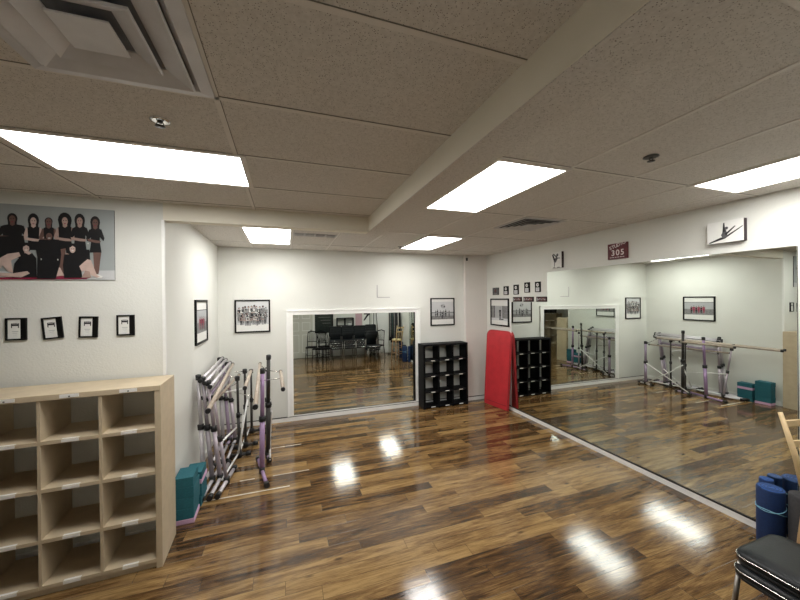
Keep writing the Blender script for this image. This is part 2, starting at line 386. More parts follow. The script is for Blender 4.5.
# big stepped diffuser
t=thing('air_diffuser',(-.577,1.325,H),'large square four-step ceiling air diffuser at upper left','air vent')
b=MB()
def ring(b,s0,z0,s1,z1,m,th=.004):
    for k in range(4):
        R=Matrix.Rotation(k*PI/2,4,'Z')
        ps=[(-s0,-s0,z0),(s0,-s0,z0),(s1,-s1,z1),(-s1,-s1,z1)]
        A=[b.bm.verts.new(R@Vector(p)) for p in ps]; B=[b.bm.verts.new(R@Vector((p[0],p[1],p[2]+th))) for p in ps]
        fs=[b.bm.faces.new(A),b.bm.faces.new(B[::-1])]+[b.bm.faces.new([A[i],B[i],B[(i+1)%4],A[(i+1)%4]]) for i in range(4)]
        b.faces(fs,m)
ring(b,.300,-.012,.255,-.020,'diffuser'); ring(b,.255,-.020,.235,-.004,'diffuser'); b.build('frame',t)
b=MB(); b.box((-.245,-.245,-.004),(.245,.245,-.001),'throatgrey'); b.build('throat',t)
for so,zo,si,zi in ((.235,-.034,.160,-.008),(.150,-.040,.090,-.010)):
    b=MB(); ring(b,so,zo,si,zi,'diffuser'); ring(b,so+.004,zo+.004,so,zo,'diffuser'); b.build('vane',t)
b=MB(); b.box((-.078,-.078,-.040),(.078,.078,-.034),'diffuser',bevel=.002); b.box((-.02,-.02,-.034),(.02,.02,-.002),'diffuser'); b.build('centre_plate',t)

# louvred return vent
t=thing('ceiling_vent',(2.80,3.30,H),'square louvred ceiling vent on the right side of the ceiling','air vent')
b=MB()
for lo,hi in (((-.29,-.29,-.008),(.29,-.255,0)),((-.29,.255,-.008),(.29,.29,0)),((-.29,-.255,-.008),(-.255,.255,0)),((.255,-.255,-.008),(.29,.255,0))): b.box(lo,hi,'vent')
b.build('frame',t)
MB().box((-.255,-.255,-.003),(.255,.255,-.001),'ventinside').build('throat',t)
b=MB()
ring(b,.235,-.016,.20,-.006,'vent',.003); ring(b,.175,-.016,.14,-.006,'vent',.003); ring(b,.115,-.016,.08,-.006,'vent',.003); b.box((-.05,-.05,-.016),(.05,.05,-.006),'vent'); b.build('louvre',t)

t=thing('slot_vent',(.40,4.67,H),'narrow louvred vent beside the alcove ceiling light','air vent')
MB().box((-.29,-.085,-.008),(.29,.085,-.001),'vent').build('frame',t)
b=MB(); 
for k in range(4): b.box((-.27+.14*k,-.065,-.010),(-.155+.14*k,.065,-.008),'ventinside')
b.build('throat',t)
b=MB()
for k in range(4):
    for j in range(5): b.box((-.27+.14*k,-.058+.027*j,-.016),(-.155+.14*k,-.048+.027*j,-.008),'vent',)
b.build('louvre',t)

def sprinkler(x,y,label,dark):
    t=thing('sprinkler_head',(x,y,H),label,'sprinkler',0,'ceiling sprinkler heads')
    MB().lathe([(.030,0),(.042,-.002),(.044,-.006),(.030,-.008)],'chrome' if not dark else 'darkpost').build('escutcheon',t)
    b=MB(); b.lathe([(.012,-.004),(.012,-.012),(.008,-.015)],'darkpost',seg=12)
    b.tube([(-.012,0,-.012),(-.015,0,-.022),(-.002,0,-.030)],.003,'darkpost',6).tube([(.012,0,-.012),(.015,0,-.022),(.002,0,-.030)],.003,'darkpost',6)
    b.build('body',t)
    b=MB(); b.lathe([(.004,-.028),(.022,-.030),(.022,-.033),(.004,-.034)],'darkpost',seg=16); b.build('deflector',t)
sprinkler(-.569,1.923,'chrome-ringed sprinkler head beside the left ceiling light',False)
sprinkler(2.205,1.471,'dark sprinkler head on the ceiling right of the beam',True)
sprinkler(1.86,5.33,'tiny dark sprinkler head left of the ceiling light nearest the back wall',True)
t=thing('wall_sensor',(3.53,YB-.08,2.90),'tiny black sensor at the top of the pinkish pillar','sensor')
MB().box((-.014,-.03,-.03),(.014,0,.03),'blackplastic',bevel=.004).build('housing',t)
MB().lathe([(.008,0),(.008,.006),(.004,.008)],'blackgloss',c=(0,-.03,0),seg=10,axis='y').build('lens',t)

# ------------------------------------------------------------------ prints and frames
def circ(cx,cz,r,n=12,sx=1): return [(cx+r*sx*math.cos(2*PI*i/n),cz+r*math.sin(2*PI*i/n)) for i in range(n)]
def figure(b,cx,z0,h,y,skin,dress,pose=0,arms='skin'):
    """flat printed figure of height h, feet at z0"""
    w=h*.13
    b.flat([(cx-w*.55,z0),(cx-w*.15,z0),(cx-w*.05,z0+h*.42),(cx-w*.75,z0+h*.42)],y,skin if pose!=2 else dress)
    b.flat([(cx+w*.15,z0),(cx+w*.55,z0),(cx+w*.75,z0+h*.42),(cx+w*.05,z0+h*.42)],y,skin if pose!=2 else dress)
    b.flat([(cx-w*.85,z0+h*.32),(cx+w*.85,z0+h*.32),(cx+w*.55,z0+h*.60),(cx+w*.95,z0+h*.80),(cx-w*.95,z0+h*.80),(cx-w*.55,z0+h*.60)],y-.0003,dress)
    b.flat([(cx-w*1.25,z0+h*.56),(cx-w*.95,z0+h*.52),(cx-w*.7,z0+h*.80),(cx-w*1.0,z0+h*.80)],y-.0006,arms)
    b.flat([(cx+w*1.25,z0+h*.56),(cx+w*.95,z0+h*.52),(cx+w*.7,z0+h*.80),(cx+w*1.0,z0+h*.80)],y-.0006,arms)
    b.flat([(cx-w*1.2,z0+h*.60),(cx-w*1.1,z0+h*.54),(cx+w*1.1,z0+h*.50),(cx+w*1.1,z0+h*.55)],y-.0008,arms)
    b.flat(circ(cx,z0+h*.90,h*.078,12,.8),y-.0007,'ink')
    b.flat(circ(cx,z0+h*.885,h*.055,12,.75),y-.0010,skin)
def picture(name,loc,rz,w,h,bd,depth,label,cat,art,group=None,tilt=0,glass=False):
    t=thing(name,loc,label,cat,rz,group)
    if tilt:
        t.rotation_mode='XYZ'; t.rotation_euler=(Matrix.Rotation(rz,4,'Z')@Matrix.Rotation(tilt,4,'Y')).to_euler()
    if bd:
        b=MB()
        for lo,hi in (((-w/2,-depth,-h/2),(w/2,0,-h/2+bd)),((-w/2,-depth,h/2-bd),(w/2,0,h/2)),((-w/2,-depth,-h/2+bd),(-w/2+bd,0,h/2-bd)),((w/2-bd,-depth,-h/2+bd),(w/2,0,h/2-bd))): b.box(lo,hi,'blackframe')
        b.build('frame',t)
        p=MB(); p.box((-w/2+bd,-depth*.45,-h/2+bd),(w/2-bd,-.002,h/2-bd),'card'); art(p,w-2*bd,h-2*bd,-depth*.45-.0006); p.build('print',t)
    else:
        p=MB(); p.box((-w/2,-depth+.001,-h/2),(w/2,0,h/2),'canvasedge'); p.build('stretcher',t)
        p=MB(); p.box((-w/2,-depth-.001,-h/2),(w/2,-depth+.001,h/2),'paper'); art(p,w,h,-depth-.0016); p.build('print',t)
    return t
def rect(b,x0,x1,z0,z1,y,m): b.flat([(x0,z0),(x1,z0),(x1,z1),(x0,z1)],y,m)
def art_crowd(b,w,h,y):
    rect(b,-w/2,w/2,-h/2,h/2,y,'photolight')
    rect(b,-w/2,w/2,-h/2,-h*.28,y-.0002,'card')
    random.seed(3); k=0
    for row,(n,z,s,sp) in enumerate(((10,-.14,.44,.80),(12,-.22,.36,.82),(11,-.30,.30,.74))):
        for i in range(n):
            cx=(i/(n-1)-.5)*w*sp+random.uniform(-.01,.01); hh=h*s*(1+.15*math.cos((i/(n-1)-.5)*3)*(row==0))+random.uniform(-.01,.015); k+=1
            figure(b,cx,h*z+random.uniform(-.01,.01),hh,y-.001-k*.00012,random.choice(['skin','skin2','photogrey','skin3']),random.choice(['ink','photodark','photomid','ink']),2,random.choice(['photomid','skin','ink','card']))
def art_balloon(b,w,h,y):
    rect(b,-w/2,w/2,-h/2,h/2,y,'card')
    rect(b,-w/2,w/2,-h*.02,h*.40,y-.0003,'photolight'); rect(b,-w/2,w/2,-h*.30,-h*.02,y-.0003,'photogrey')
    rect(b,-w/2,w/2,-h*.30,-h*.16,y-.0005,'photomid')
    rect(b,-w/2,w/2,-h*.04,-h*.015,y-.0006,'photodark')
    b.flat(circ(.01,h*.22,h*.085,14,1.15),y-.0007,'photogrey'); b.flat(circ(-.02,h*.24,h*.04,10),y-.0009,'photomid'); b.flat(circ(.04,h*.20,h*.035,10),y-.0009,'photodark')
    for i,x in enumerate((-.32,-.24,-.10,-.02,.05,.14,.30)):
        figure(b,x*w,-h*(.28 if i in(3,) else .20),h*(.30 if i%2 else .26),y-.0012-i*.0001,'photomid','ink' if i%2 else 'photodark',2,'photogrey')
def art_portrait(b,w,h,y):
    rect(b,-w/2,w/2,-h/2,h/2,y,'card'); rect(b,-w*.5,w*.5,-h*.30,h*.26,y-.0003,'photomid')
    rect(b,-w*.30,w*.18,-h*.30,h*.26,y-.0005,'photogrey'); rect(b,-w*.33,-w*.28,-h*.22,h*.26,y-.0007,'photodark'); rect(b,w*.18,w*.22,-h*.22,h*.26,y-.0007,'photodark')
    rect(b,-w*.5,w*.5,-h*.34,-h*.24,y-.0008,'photolight')
    figure(b,.02,-h*.30,h*.50,y-.0012,'photolight','ink',2,'photodark'); rect(b,-w*.02,w*.24,-h*.30,-h*.26,y-.0024,'ink')
    
def art_group_alley(b,w,h,y):
    rect(b,-w/2,w/2,-h/2,h/2,y,'card'); rect(b,-w/2,w/2,-h*.28,h*.28,y-.0003,'photogrey'); rect(b,-w/2,w/2,-h*.28,h*.0,y-.0005,'photolight')
    for i in range(7): figure(b,(i/6-.5)*w*.62,-h*.24+.01*(i%2),h*.40,y-.001-i*.0001,'photogrey','ink' if i%2 else 'photodark',2,'photomid')
def art_red_group(b,w,h,y):
    rect(b,-w/2,w/2,-h/2,h/2,y,'card'); rect(b,-w/2,w/2,-h*.28,h*.30,y-.0003,'photogrey'); rect(b,-w/2,w/2,-h*.28,-h*.02,y-.0005,'photomid'); rect(b,-w/2,w/2,h*.28,h*.30,y-.0006,'photodark')
    for i in range(6): figure(b,(i/5-.5)*w*.42+.02,-h*.20-.01*(i%2),h*.34,y-.001-i*.0001,'skin','photored' if i%2==0 else 'ink',2,'photored')
picture('framed_picture',(-.514,YB,1.84),0,.548,.548,.024,.022,'square black-framed crowd photo on the back wall above the folded barres','picture',art_crowd,'large black-framed photos')
picture('framed_picture',(3.01,YB,1.835),0,.535,.555,.024,.022,'black-framed beach group photo above the black cubby shelf','picture',art_balloon,'large black-framed photos')
picture('framed_picture',(XR,5.558,1.82),-PI/2,.585,.54,.026,.022,'black-framed portrait photo on the right wall above the red mat','picture',art_portrait,'large black-framed photos')
picture('framed_picture',(XL,4.88,1.84),PI/2,.62,.555,.026,.024,'black-framed photo of dancers in red on the alcove side wall','picture',art_red_group,'large black-framed photos')

# small plaques on the right wall, upper row
def art_plaque(b,w,h,y):
    b.flat(circ(0,h*.20,h*.17,14,1),y-.0003,'card'); b.flat(circ(.005,h*.20,h*.07,8),y-.0006,'photodark')
    rect(b,-w*.32,w*.32,-h*.42,-h*.06,y-.0003,'photolight')
    for k in range(3): rect(b,-w*.24,w*.24,-h*(.16+.08*k),-h*(.14+.08*k),y-.0006,'photodark')
def art_plaque_dark(b,w,h,y):
    rect(b,-w/2,w/2,-h/2,h/2,y,'photodark'); b.flat(circ(0,.01,h*.22,10),y-.0004,'brownprint'); rect(b,-w*.3,w*.3,-h*.4,-h*.3,y-.0004,'photomid')
def black_plate(name,y0,y1,z0,z1,label,group,art,mat='blackframe'):
    t=thing(name,(XR,(y0+y1)/2,(z0+z1)/2),label,'plaque',-PI/2,group)
    w,h=y1-y0,z1-z0
    b=MB(); b.box((-w/2,-.014,-h/2),(w/2,0,h/2),mat,bevel=.002); b.build('plate',t)
    p=MB(); art(p,w,h,-.0152); p.build('print',t)
    return t
pl=[(5.58,5.775,2.162,2.308,'square dark plaque, leftmost of the upper plaque row',art_plaque_dark),
    (5.275,5.42,2.158,2.325,'small black plaque with white disc, second from left in the upper row',art_plaque),
    (4.985,5.124,2.161,2.341,'small black plaque with white disc, third from left in the upper row',art_plaque),
    (4.695,4.83,2.190,2.369,'small black plaque with white disc, fourth from left in the upper row',art_plaque),
    (4.438,4.564,2.193,2.367,'small black plaque with white disc, rightmost of the upper row',art_plaque)]
for a,b_,z0,z1,lb,ar in pl: black_plate('wall_plaque',a,b_,z0,z1,lb,'upper row of small plaques',ar)
def art_land(b,w,h,y):
    rect(b,-w*.42,w*.42,-h*.36,h*.36,y,'brownprint')
    for k in range(5): b.flat(circ((-.3+.15*k)*w,h*(.05 if k%2 else -.05),h*.14,8),y-.0003,random.choice(['photogrey','skin','photomid']))
    rect(b,-w*.44,-w*.37,-h*.3,h*.3,y-.0003,'photogrey')
for a,b_,lb in ((4.905,5.141,'dark landscape photo plaque directly above the short mirror, left one'),(4.604,4.854,'dark landscape photo plaque above the short mirror, middle one'),(4.290,4.535,'dark landscape photo plaque above the short mirror, right one beside the tall mirror')):
    black_plate('photo_plaque',a,b_,2.032,2.116,lb,'dark landscape plaques above the short mirror',art_land)

# canvases on the right wall
def art_dancer(b,w,h,y):
    b.flat([(-.045*1,-.10),(-.03,-.10),(-.02,-.01),(-.045,-.01)],y,'photomid')
    b.flat([(-.05,-.02),(-.01,-.04),(.03,.02),(.01,.07),(-.02,.03)],y-.0003,'photodark')
    b.flat([(-.085,.09),(-.06,.09),(-.02,.01),(-.045,-.02)],y-.0005,'ink')
    b.flat([(-.07,.10),(-.05,.105),(.005,.06),(-.005,.045)],y-.0006,'ink')
    b.flat(circ(.022,.075,.022,12),y-.0008,'photodark')
    b.flat([(.02,.035),(.02,.022),(.075,.018),(.075,.028)],y-.0008,'ink')
    rect(b,-.06,-.02,-.118,-.108,y-.0005,'ink'); rect(b,.01,.07,-.118,-.110,y-.0005,'ink')
picture('canvas_print',(XR,4.063,2.678),-PI/2,.205,.245,0,.040,'narrow white canvas with a ballet dancer silhouette above the tall mirrors','canvas',art_dancer,'white dancer canvases')
def art_leap(b,w,h,y):
    b.flat([(-.125,-.088),(-.12,-.098),(.0,-.066),(.01,-.045),(-.03,-.05)],y,'ink')
    b.flat([(.0,-.066),(.01,-.04),(.13,.035),(.132,.028)],y-.0002,'ink')
    b.flat([(-.03,-.03),(-.01,-.065),(.02,-.045),(.01,.02),(-.015,.02),(-.02,-.01)],y-.0004,'photodark')
    b.flat([(-.018,.0),(-.012,.085),(-.002,.085),(.003,.0)],y-.0006,'ink')
    b.flat([(.0,-.02),(.075,.045),(.08,.038),(.01,-.035)],y-.0006,'ink')
    b.flat(circ(.012,.032,.014,12),y-.0009,'photodark')
picture('canvas_print',(XR,1.975,2.708),-PI/2,.275,.205,0,.050,'white canvas with a leaping split dancer silhouette above the mirrors','canvas',art_leap,'white dancer canvases')

def text_mesh(s,size,mat,parent,loc,name,extr=.001,rot=(PI/2,0,0)):
    cu=bpy.data.curves.new(name,'FONT'); cu.body=s; cu.size=size; cu.align_x='CENTER'; cu.align_y='CENTER'; cu.extrude=extr; cu.offset=size*.012
    tmp=bpy.data.objects.new(name,cu); C.objects.link(tmp); bpy.context.view_layer.update()
    me=bpy.data.meshes.new_from_object(tmp.evaluated_get(bpy.context.evaluated_depsgraph_get()))
    bpy.data.objects.remove(tmp); me.materials.clear(); me.materials.append(M[mat])
    o=bpy.data.objects.new(name,me); C.objects.link(o); o.parent=parent; o.location=loc; o.rotation_euler=rot
    return o
t=thing('studio_sign',(XR,3.08,2.680),'maroon canvas sign reading STUDIO 305 above the mirrors','sign',-PI/2)
MB().box((-.13,-.024,-.100),(.13,0,.100),'signred').build('panel',t)
lt=t
for i,ch in enumerate('STUDIO'):
    a=-.5+i/5
    text_mesh(ch,.060,'signink',t,(-.090+.036*i,-.0255,.046+.010*i-.012*(1-(a*2)**2)*0),'letter',rot=(PI/2,-.22,0))
for i,ch in enumerate('305'): text_mesh(ch,.100,'signink',t,(-.055+.062*i,-.0255,-.022),'digit')
b=MB()
for k in range(6): b.box((-.10+.034*k,-.0262,-.080),(-.10+.034*k+.024,-.0245,-.073),'signink')
b.build('tagline',t)

# four certificates on the left front wall
def art_cert(b,w,h,y):
    rect(b,-w*.36,w*.22,-h*.46,h*.46,y,'card'); rect(b,w*.24,w*.5,-h*.5,h*.5,y,'blackframe')
    rect(b,-w*.30,w*.16,h*.16,h*.26,y-.0004,'ink'); rect(b,-w*.30,-w*.24,h*.06,h*.30,y-.0006,'ink'); rect(b,w*.10,w*.16,h*.06,h*.30,y-.0006,'ink')
    rect(b,-w*.22,w*.08,h*.28,h*.31,y-.0006,'photodark')
    rect(b,-w*.26,w*.12,-h*.14,-h*.11,y-.0004,'photogrey'); rect(b,-w*.22,w*.06,-h*.22,-h*.20,y-.0004,'photogrey'); rect(b,-w*.18,w*.02,-h*.32,-h*.30,y-.0004,'photolight')
for x,z,tl,lb in ((-2.034,1.892,0,'straight, leftmost of the four'),(-1.808,1.892,.09,'visibly tilted, second from the left'),(-1.572,1.892,-.03,'nearly straight, third from the left'),(-1.313,1.898,0,'rightmost of the four, nearest the wall corner')):
    picture('certificate_frame',(x,YL,z),0,.128,.178,.012,.016,'small black certificate frame above the cubby shelf, '+lb,'picture frame',art_cert,'small certificate frames',-tl)

# large dance company photo
CW0,CW1,CZ0,CZ1=-2.60,-1.385,2.290,2.890
t=thing('dance_photo',((CW0+CW1)/2,YL,(CZ0+CZ1)/2),'large unframed group photo of dancers in black on the left wall','picture')
hw=(CW1-CW0)/2; hh=(CZ1-CZ0)/2
MB().box((-hw,-.010,-hh),(hw,0,hh),'canvasedge').build('backing',t)
p=MB(); p.box((-hw,-.012,-hh),(hw,-.010,hh),'photobg')
cxm=(CW0+CW1)/2
def zx(a): return -1.385-(762-a)*(.7455/762)-cxm        # trace grid of the print -> metres on the canvas
def zz(a,c):
    top=18+(70-18)*a/762; bot=522+(534-522)*a/762
    return (CZ1-(c-top)/(bot-top)*(CZ1-CZ0))-(CZ0+CZ1)/2
ly=[-.0122]
def PG(m,pts):
    ly[0]-=.00008; p.flat([(zx(a),zz(a,c)) for a,c in pts],ly[0],m)
def EL(m,cx,cy,rx,ry,n=14):
    ly[0]-=.00008; p.flat([(zx(cx+rx*math.cos(2*PI*i/n)),zz(cx,cy+ry*math.sin(2*PI*i/n))) for i in range(n)],ly[0],m)
PG('photolight',[(-460,470),(762,470),(762,532),(-460,505)])
PG('photored',[(-460,490),(0,510),(360,500),(600,512),(560,527),(0,524),(-460,503)])
def standing(cx,top,sk,sleeve=False,hair=(34,44),w=48,bottom=330):
    EL('ink',cx,top+42,hair[0],hair[1]); PG('ink',[(cx-hair[0]*.9,top+50),(cx+hair[0]*.9,top+50),(cx+hair[0]*.8,top+95),(cx-hair[0]*.8,top+95)])
    PG(sk,[(cx-14,top+60),(cx+14,top+60),(cx+16,top+105),(cx-16,top+105)])
    EL(sk,cx,top+48,20,27)
    EL('ink',cx-8,top+44,4,3,6); EL('ink',cx+8,top+44,4,3,6); PG('photored',[(cx-7,top+62),(cx+7,top+62),(cx+4,top+67),(cx-4,top+67)])
    a='ink' if sleeve else sk
    PG(a,[(cx-w,top+90),(cx-w-22,top+150),(cx-w-14,top+170),(cx-w+12,top+140),(cx-w+22,top+95)])
    PG(a,[(cx+w,top+90),(cx+w+22,top+150),(cx+w+14,top+170),(cx+w-12,top+140),(cx+w-22,top+95)])
    PG('ink',[(cx-w+8,top+88),(cx-18,top+80),(cx,top+92),(cx+18,top+80),(cx+w-8,top+88),(cx+w-12,top+170),(cx+w,bottom),(cx-w,bottom),(cx-w+12,top+170)])
    PG(sk,[(cx-w-14,top+152),(cx+w-4,top+168),(cx+w-10,top+182),(cx,top+180),(cx-w-8,top+170)])
for cx,top,sk,sl in ((-330,70,'skin',False),(-215,90,'skin3',False),(-90,72,'skin2',True)): standing(cx,top,sk,sl,bottom=380)
PG('ink',[(-420,300),(-10,300),(-10,500),(-420,490)])
PG('skin',[(-380,330),(-350,330),(-250,440),(-200,500),(-260,500),(-360,420)])
standing(88,78,'skin2',True,(32,36),70,380)
standing(220,92,'skin3',False,(36,48),46,330)
standing(318,98,'skin2',False,(26,26),42,260)
standing(425,92,'skin',False,(46,52),52,330)
standing(525,94,'skin',True,(36,46),48,360)
standing(632,106,'skin2',True,(34,40),42,350)
PG('ink',[(0,240),(160,235),(180,370),(0,390)])
# far right legs
PG('skin2',[(615,350),(672,350),(652,490),(640,505),(622,490)])
PG('card',[(625,490),(680,508),(672,522),(632,518)])
PG('skin2',[(378,330),(430,320),(416,490),(388,490)])
PG('skin3',[(360,440),(392,450),(416,500),(365,506)])
PG('ink',[(430,330),(590,330),(598,440),(440,440)])
# kneeling figure in the middle
EL('ink',322,232,32,34)
PG('ink',[(256,262),(386,262),(400,360),(392,420),(362,520),(240,520),(244,380),(236,330)])
EL('skin2',322,242,21,24); PG('card',[(312,250),(332,250),(328,255),(316,255)]); EL('ink',315,238,3,2,6); EL('ink',330,238,3,2,6)
# seated figure left
EL('ink',174,312,33,32); PG('skin3',[(165,340),(192,340),(215,360),(240,395),(160,380)])
PG('ink',[(150,355),(170,350),(190,362),(212,350),(238,385),(240,510),(86,510),(100,420)])
PG('skin3',[(0,390),(60,355),(130,345),(140,370),(80,400),(92,480),(60,470),(30,430),(0,475)])
PG('skin3',[(0,478),(90,484),(180,470),(196,486),(140,512),(0,500)])
EL('skin3',175,320,20,26); PG('ink',[(158,300),(175,290),(196,300),(192,308),(175,298),(160,310)]); PG('card',[(167,328),(184,328),(180,334),(171,334)]); EL('ink',168,318,3,2,6); EL('ink',183,318,3,2,6)
# seated figure right
EL('ink',478,316,33,28); PG('skin',[(430,350),(460,362),(500,360),(440,375)])
PG('ink',[(420,362),(500,358),(600,400),(580,420),(530,440),(540,515),(418,515),(410,430)])
PG('skin3',[(520,440),(575,395),(600,400),(640,500),(662,510),(640,518),(600,500),(570,470),(535,475)])
PG('skin',[(560,470),(590,475),(600,516),(535,516)])
EL('skin3',476,326,20,26); PG('ink',[(458,306),(476,296),(498,308),(492,314),(476,304),(462,316)]); PG('card',[(468,334),(485,334),(481,340),(472,340)]); EL('ink',469,324,3,2,6); EL('ink',484,324,3,2,6)
EL('card',270,392,4,6,6); EL('card',378,396,4,6,6); EL('card',582,290,4,6,6)
p.build('print',t)

# ------------------------------------------------------------------ pale cubby shelf
def cubby(name,loc,rz,ncol,nrow,pitch,zs,depth,side,div,shelf_t,top_t,mat,label,cat,kick,lab_w,mirror_x=1,top_over=.0):
    """local: right front corner at origin, extends to -X, depth to +Y"""
    t=thing(name,loc,label,cat,rz)
    W=ncol*pitch+2*side-div
    Ht=zs[-1]
    b=MB(); b.box((-W-top_over,-.004,Ht-top_t),(0+top_over,depth,Ht),mat,bevel=.003); b.build('top',t)
    for x0 in (-W,-side):
        b=MB(); b.box((x0,0,0),(x0+side,depth,Ht-top_t),mat,bevel=.002); b.build('side_panel',t)
    b=MB(); b.box((-W+side,.02,0),(-side,depth-.01,kick),mat); b.build('base',t) if kick>.02 else b.bm.free()
    for k in range(1,ncol):
        x=-side-k*pitch+div
        b=MB(); b.box((x-div,.003,kick if kick>.02 else 0),(x,depth,Ht-top_t),mat); b.build('divider',t)
    for r in range(nrow):
        z=zs[r]
        for k in range(ncol):
            xr=-side-k*pitch; xl=xr-pitch+div
            b=MB(); b.box((xl,.001,z-shelf_t),(xr,depth,z),mat); b.build('shelf',t)
            cx=(xl+xr)/2+(.02 if mat=='blackgloss' else 0)
            if r>0 or mat!='x':
                lb=MB()
                lb.box((cx-lab_w/2,-.0015,z-shelf_t+.002),(cx+lab_w/2,.001,z-.001),'label') if mat=='blackgloss' else lb.box((cx-lab_w/2,-.001,z-shelf_t+.003),(cx+lab_w/2,.001,z-.003),'label').box((cx-lab_w/2,.002,z),(cx+lab_w/2,.022,z+.0008),'label')
                o=lb.build('label_strip',t); o['label']='white label on the shelf edge'
    if mat!='blackgloss':
        for k in range(ncol):
            cx=-side-k*pitch-pitch/2+.01
            lb=MB(); lb.box((cx-.055,-.0065,Ht-top_t+.010),(cx+.055,-.003,Ht-.006),'label'); lb.box((cx-.005,-.0075,Ht-top_t*.55-.004),(cx+.005,-.006,Ht-top_t*.55+.004),'ink'); 
            o=lb.build('label_holder',t); o['label']='white label holder on the top edge'
    return t
pale=cubby('cubby_shelf',(-.938,3.105,0),math.radians(2.2),5,4,.350,[.075,.405,.765,1.108,1.440],.400,.042,.018,.026,.042,'maple','large pale wood cubby shelf with open square compartments','shelf',.05,.10)
cubby('cubby_shelf',(3.415,5.79,0),0,3,4,.300,[.045,.325,.625,.925,1.228],.27,.040,.026,.020,.035,'blackgloss','black twelve-compartment cubby shelf against the back wall','shelf',.0,.085)

far=dup(pale,(-4.35,YFR+.42,0),PI,'pale wood cubby shelf against the far front wall, seen only through both mirrors')
for k,(x,w_,h_) in enumerate(((-3.95,.26,.26),(-3.55,.24,.22),(-3.15,.26,.27))):
    t=thing('storage_box',(x,YFR+.22,1.443),'black storage box %s on top of the far pale cubby shelf'%('at the left end','in the middle','at the right end')[k],'box',0,'black boxes on the far cubby shelf')
    MB().box((-w_/2,-w_/2,0),(w_/2,w_/2,h_),'blackplastic',bevel=.005).build('body',t)
    MB().box((-w_/2-.006,-w_/2-.006,h_),(w_/2+.006,w_/2+.006,h_+.03),'darkpost',bevel=.004).build('lid',t)
# ------------------------------------------------------------------ yoga blocks
def block(x,y,z,w,d,h,mat,rz,label,grp='foam yoga blocks'):
    o=MB().box((-w/2,-d/2,0),(w/2,d/2,h),mat,bevel=.006).build('yoga_block',None,(x,y,z),(0,0,rz))
    return tag(o,label,'yoga block',grp)
bl=.235; bwid=.155; 
def stack(x,y,rows,nm):
    z=0.0
    for i,(mat,h,dx,rz,lb) in enumerate(rows):
        block(x+dx,y,z,bwid,bl,h,mat,rz,lb); z+=h+.0005
stack(-.915,3.735,[('pinkfoam',.045,.0,.02,'flat pale lilac block at the bottom of the front stack by the cubby'),('teal',.10,-.005,.03,'teal block directly on the lilac block of the front stack'),('teal',.10,.0,-.02,'teal block in the middle of the front stack'),('teal',.10,.0,.0,'teal block second from the top of the front stack'),('teal',.09,-.008,.04,'topmost teal block of the front stack beside the cubby end')],'a')
stack(-.905,4.00,[('teal',.10,.0,-.03,'bottom teal block of the rear stack behind the front blocks'),('teal',.10,.0,.03,'teal block under the lilac one in the rear stack'),('teal',.03,.0,.02,'thin teal block just under the lilac one in the rear stack'),('pinkfoam',.045,.005,-.02,'pale lilac block near the top of the rear stack'),('teal',.075,.0,.02,'topmost teal block of the rear stack by the folded barres')],'b')

# ------------------------------------------------------------------ red mat
t=thing('red_mat',(3.79,5.50,0),'red vinyl mat with rounded top corners leaning on the right wall','exercise mat')
w=.62; hgt=1.475; r=.11
pts=[(-w/2,0),(w/2,0)]
for k in range(7): a=k/6*PI/2; pts.append((w/2-r+r*math.cos(a),hgt-r+r*math.sin(a)))
for k in range(7): a=PI/2+k/6*PI/2; pts.append((-w/2+r+r*math.cos(a),hgt-r+r*math.sin(a)))
pts[1]=(w/2-.02,-.0); 
b=MB(); b.prism(pts,0,.05,'red'); 
es=[e for e in b.bm.edges if len(e.link_faces)==2 and abs(e.verts[0].co.y-e.verts[1].co.y)<1e-5]
rr=bmesh.ops.bevel(b.bm,geom=es,offset=.014,segments=3,profile=.6,affect='EDGES'); b.faces(rr['faces'],'red',True)
o=b.build('pad',t)
b=MB(); ring_pts=[Vector((x*.985,-.001,.01+z*.988)) for x,z in pts]
b.tube([tuple(q) for q in ring_pts[1:]]+[tuple(ring_pts[0])],.0035,'reddark',6); b.build('seam',t)
b=MB(); b.box((-w/2+.05,-.004,.085),(w/2-.05,.0,.095),'reddark'); b.build('stitch_line',t)
# orient: local +x -> toward camera along the wall, lean to +X world at top
A=Vector((3.755,5.71,0)); B_=Vector((3.853,5.165,0))
ux=(B_-A).normalized(); mid=(A+B_)/2
topmid=Vector((3.897,5.49,hgt)); uz=(topmid-mid); uz=(uz-ux*uz.dot(ux)).normalized(); uy=uz.cross(ux)
Mx=Matrix((ux,uy,uz)).transposed().to_4x4(); Mx.translation=mid+Vector((0,0,.004)); t.matrix_world=Mx

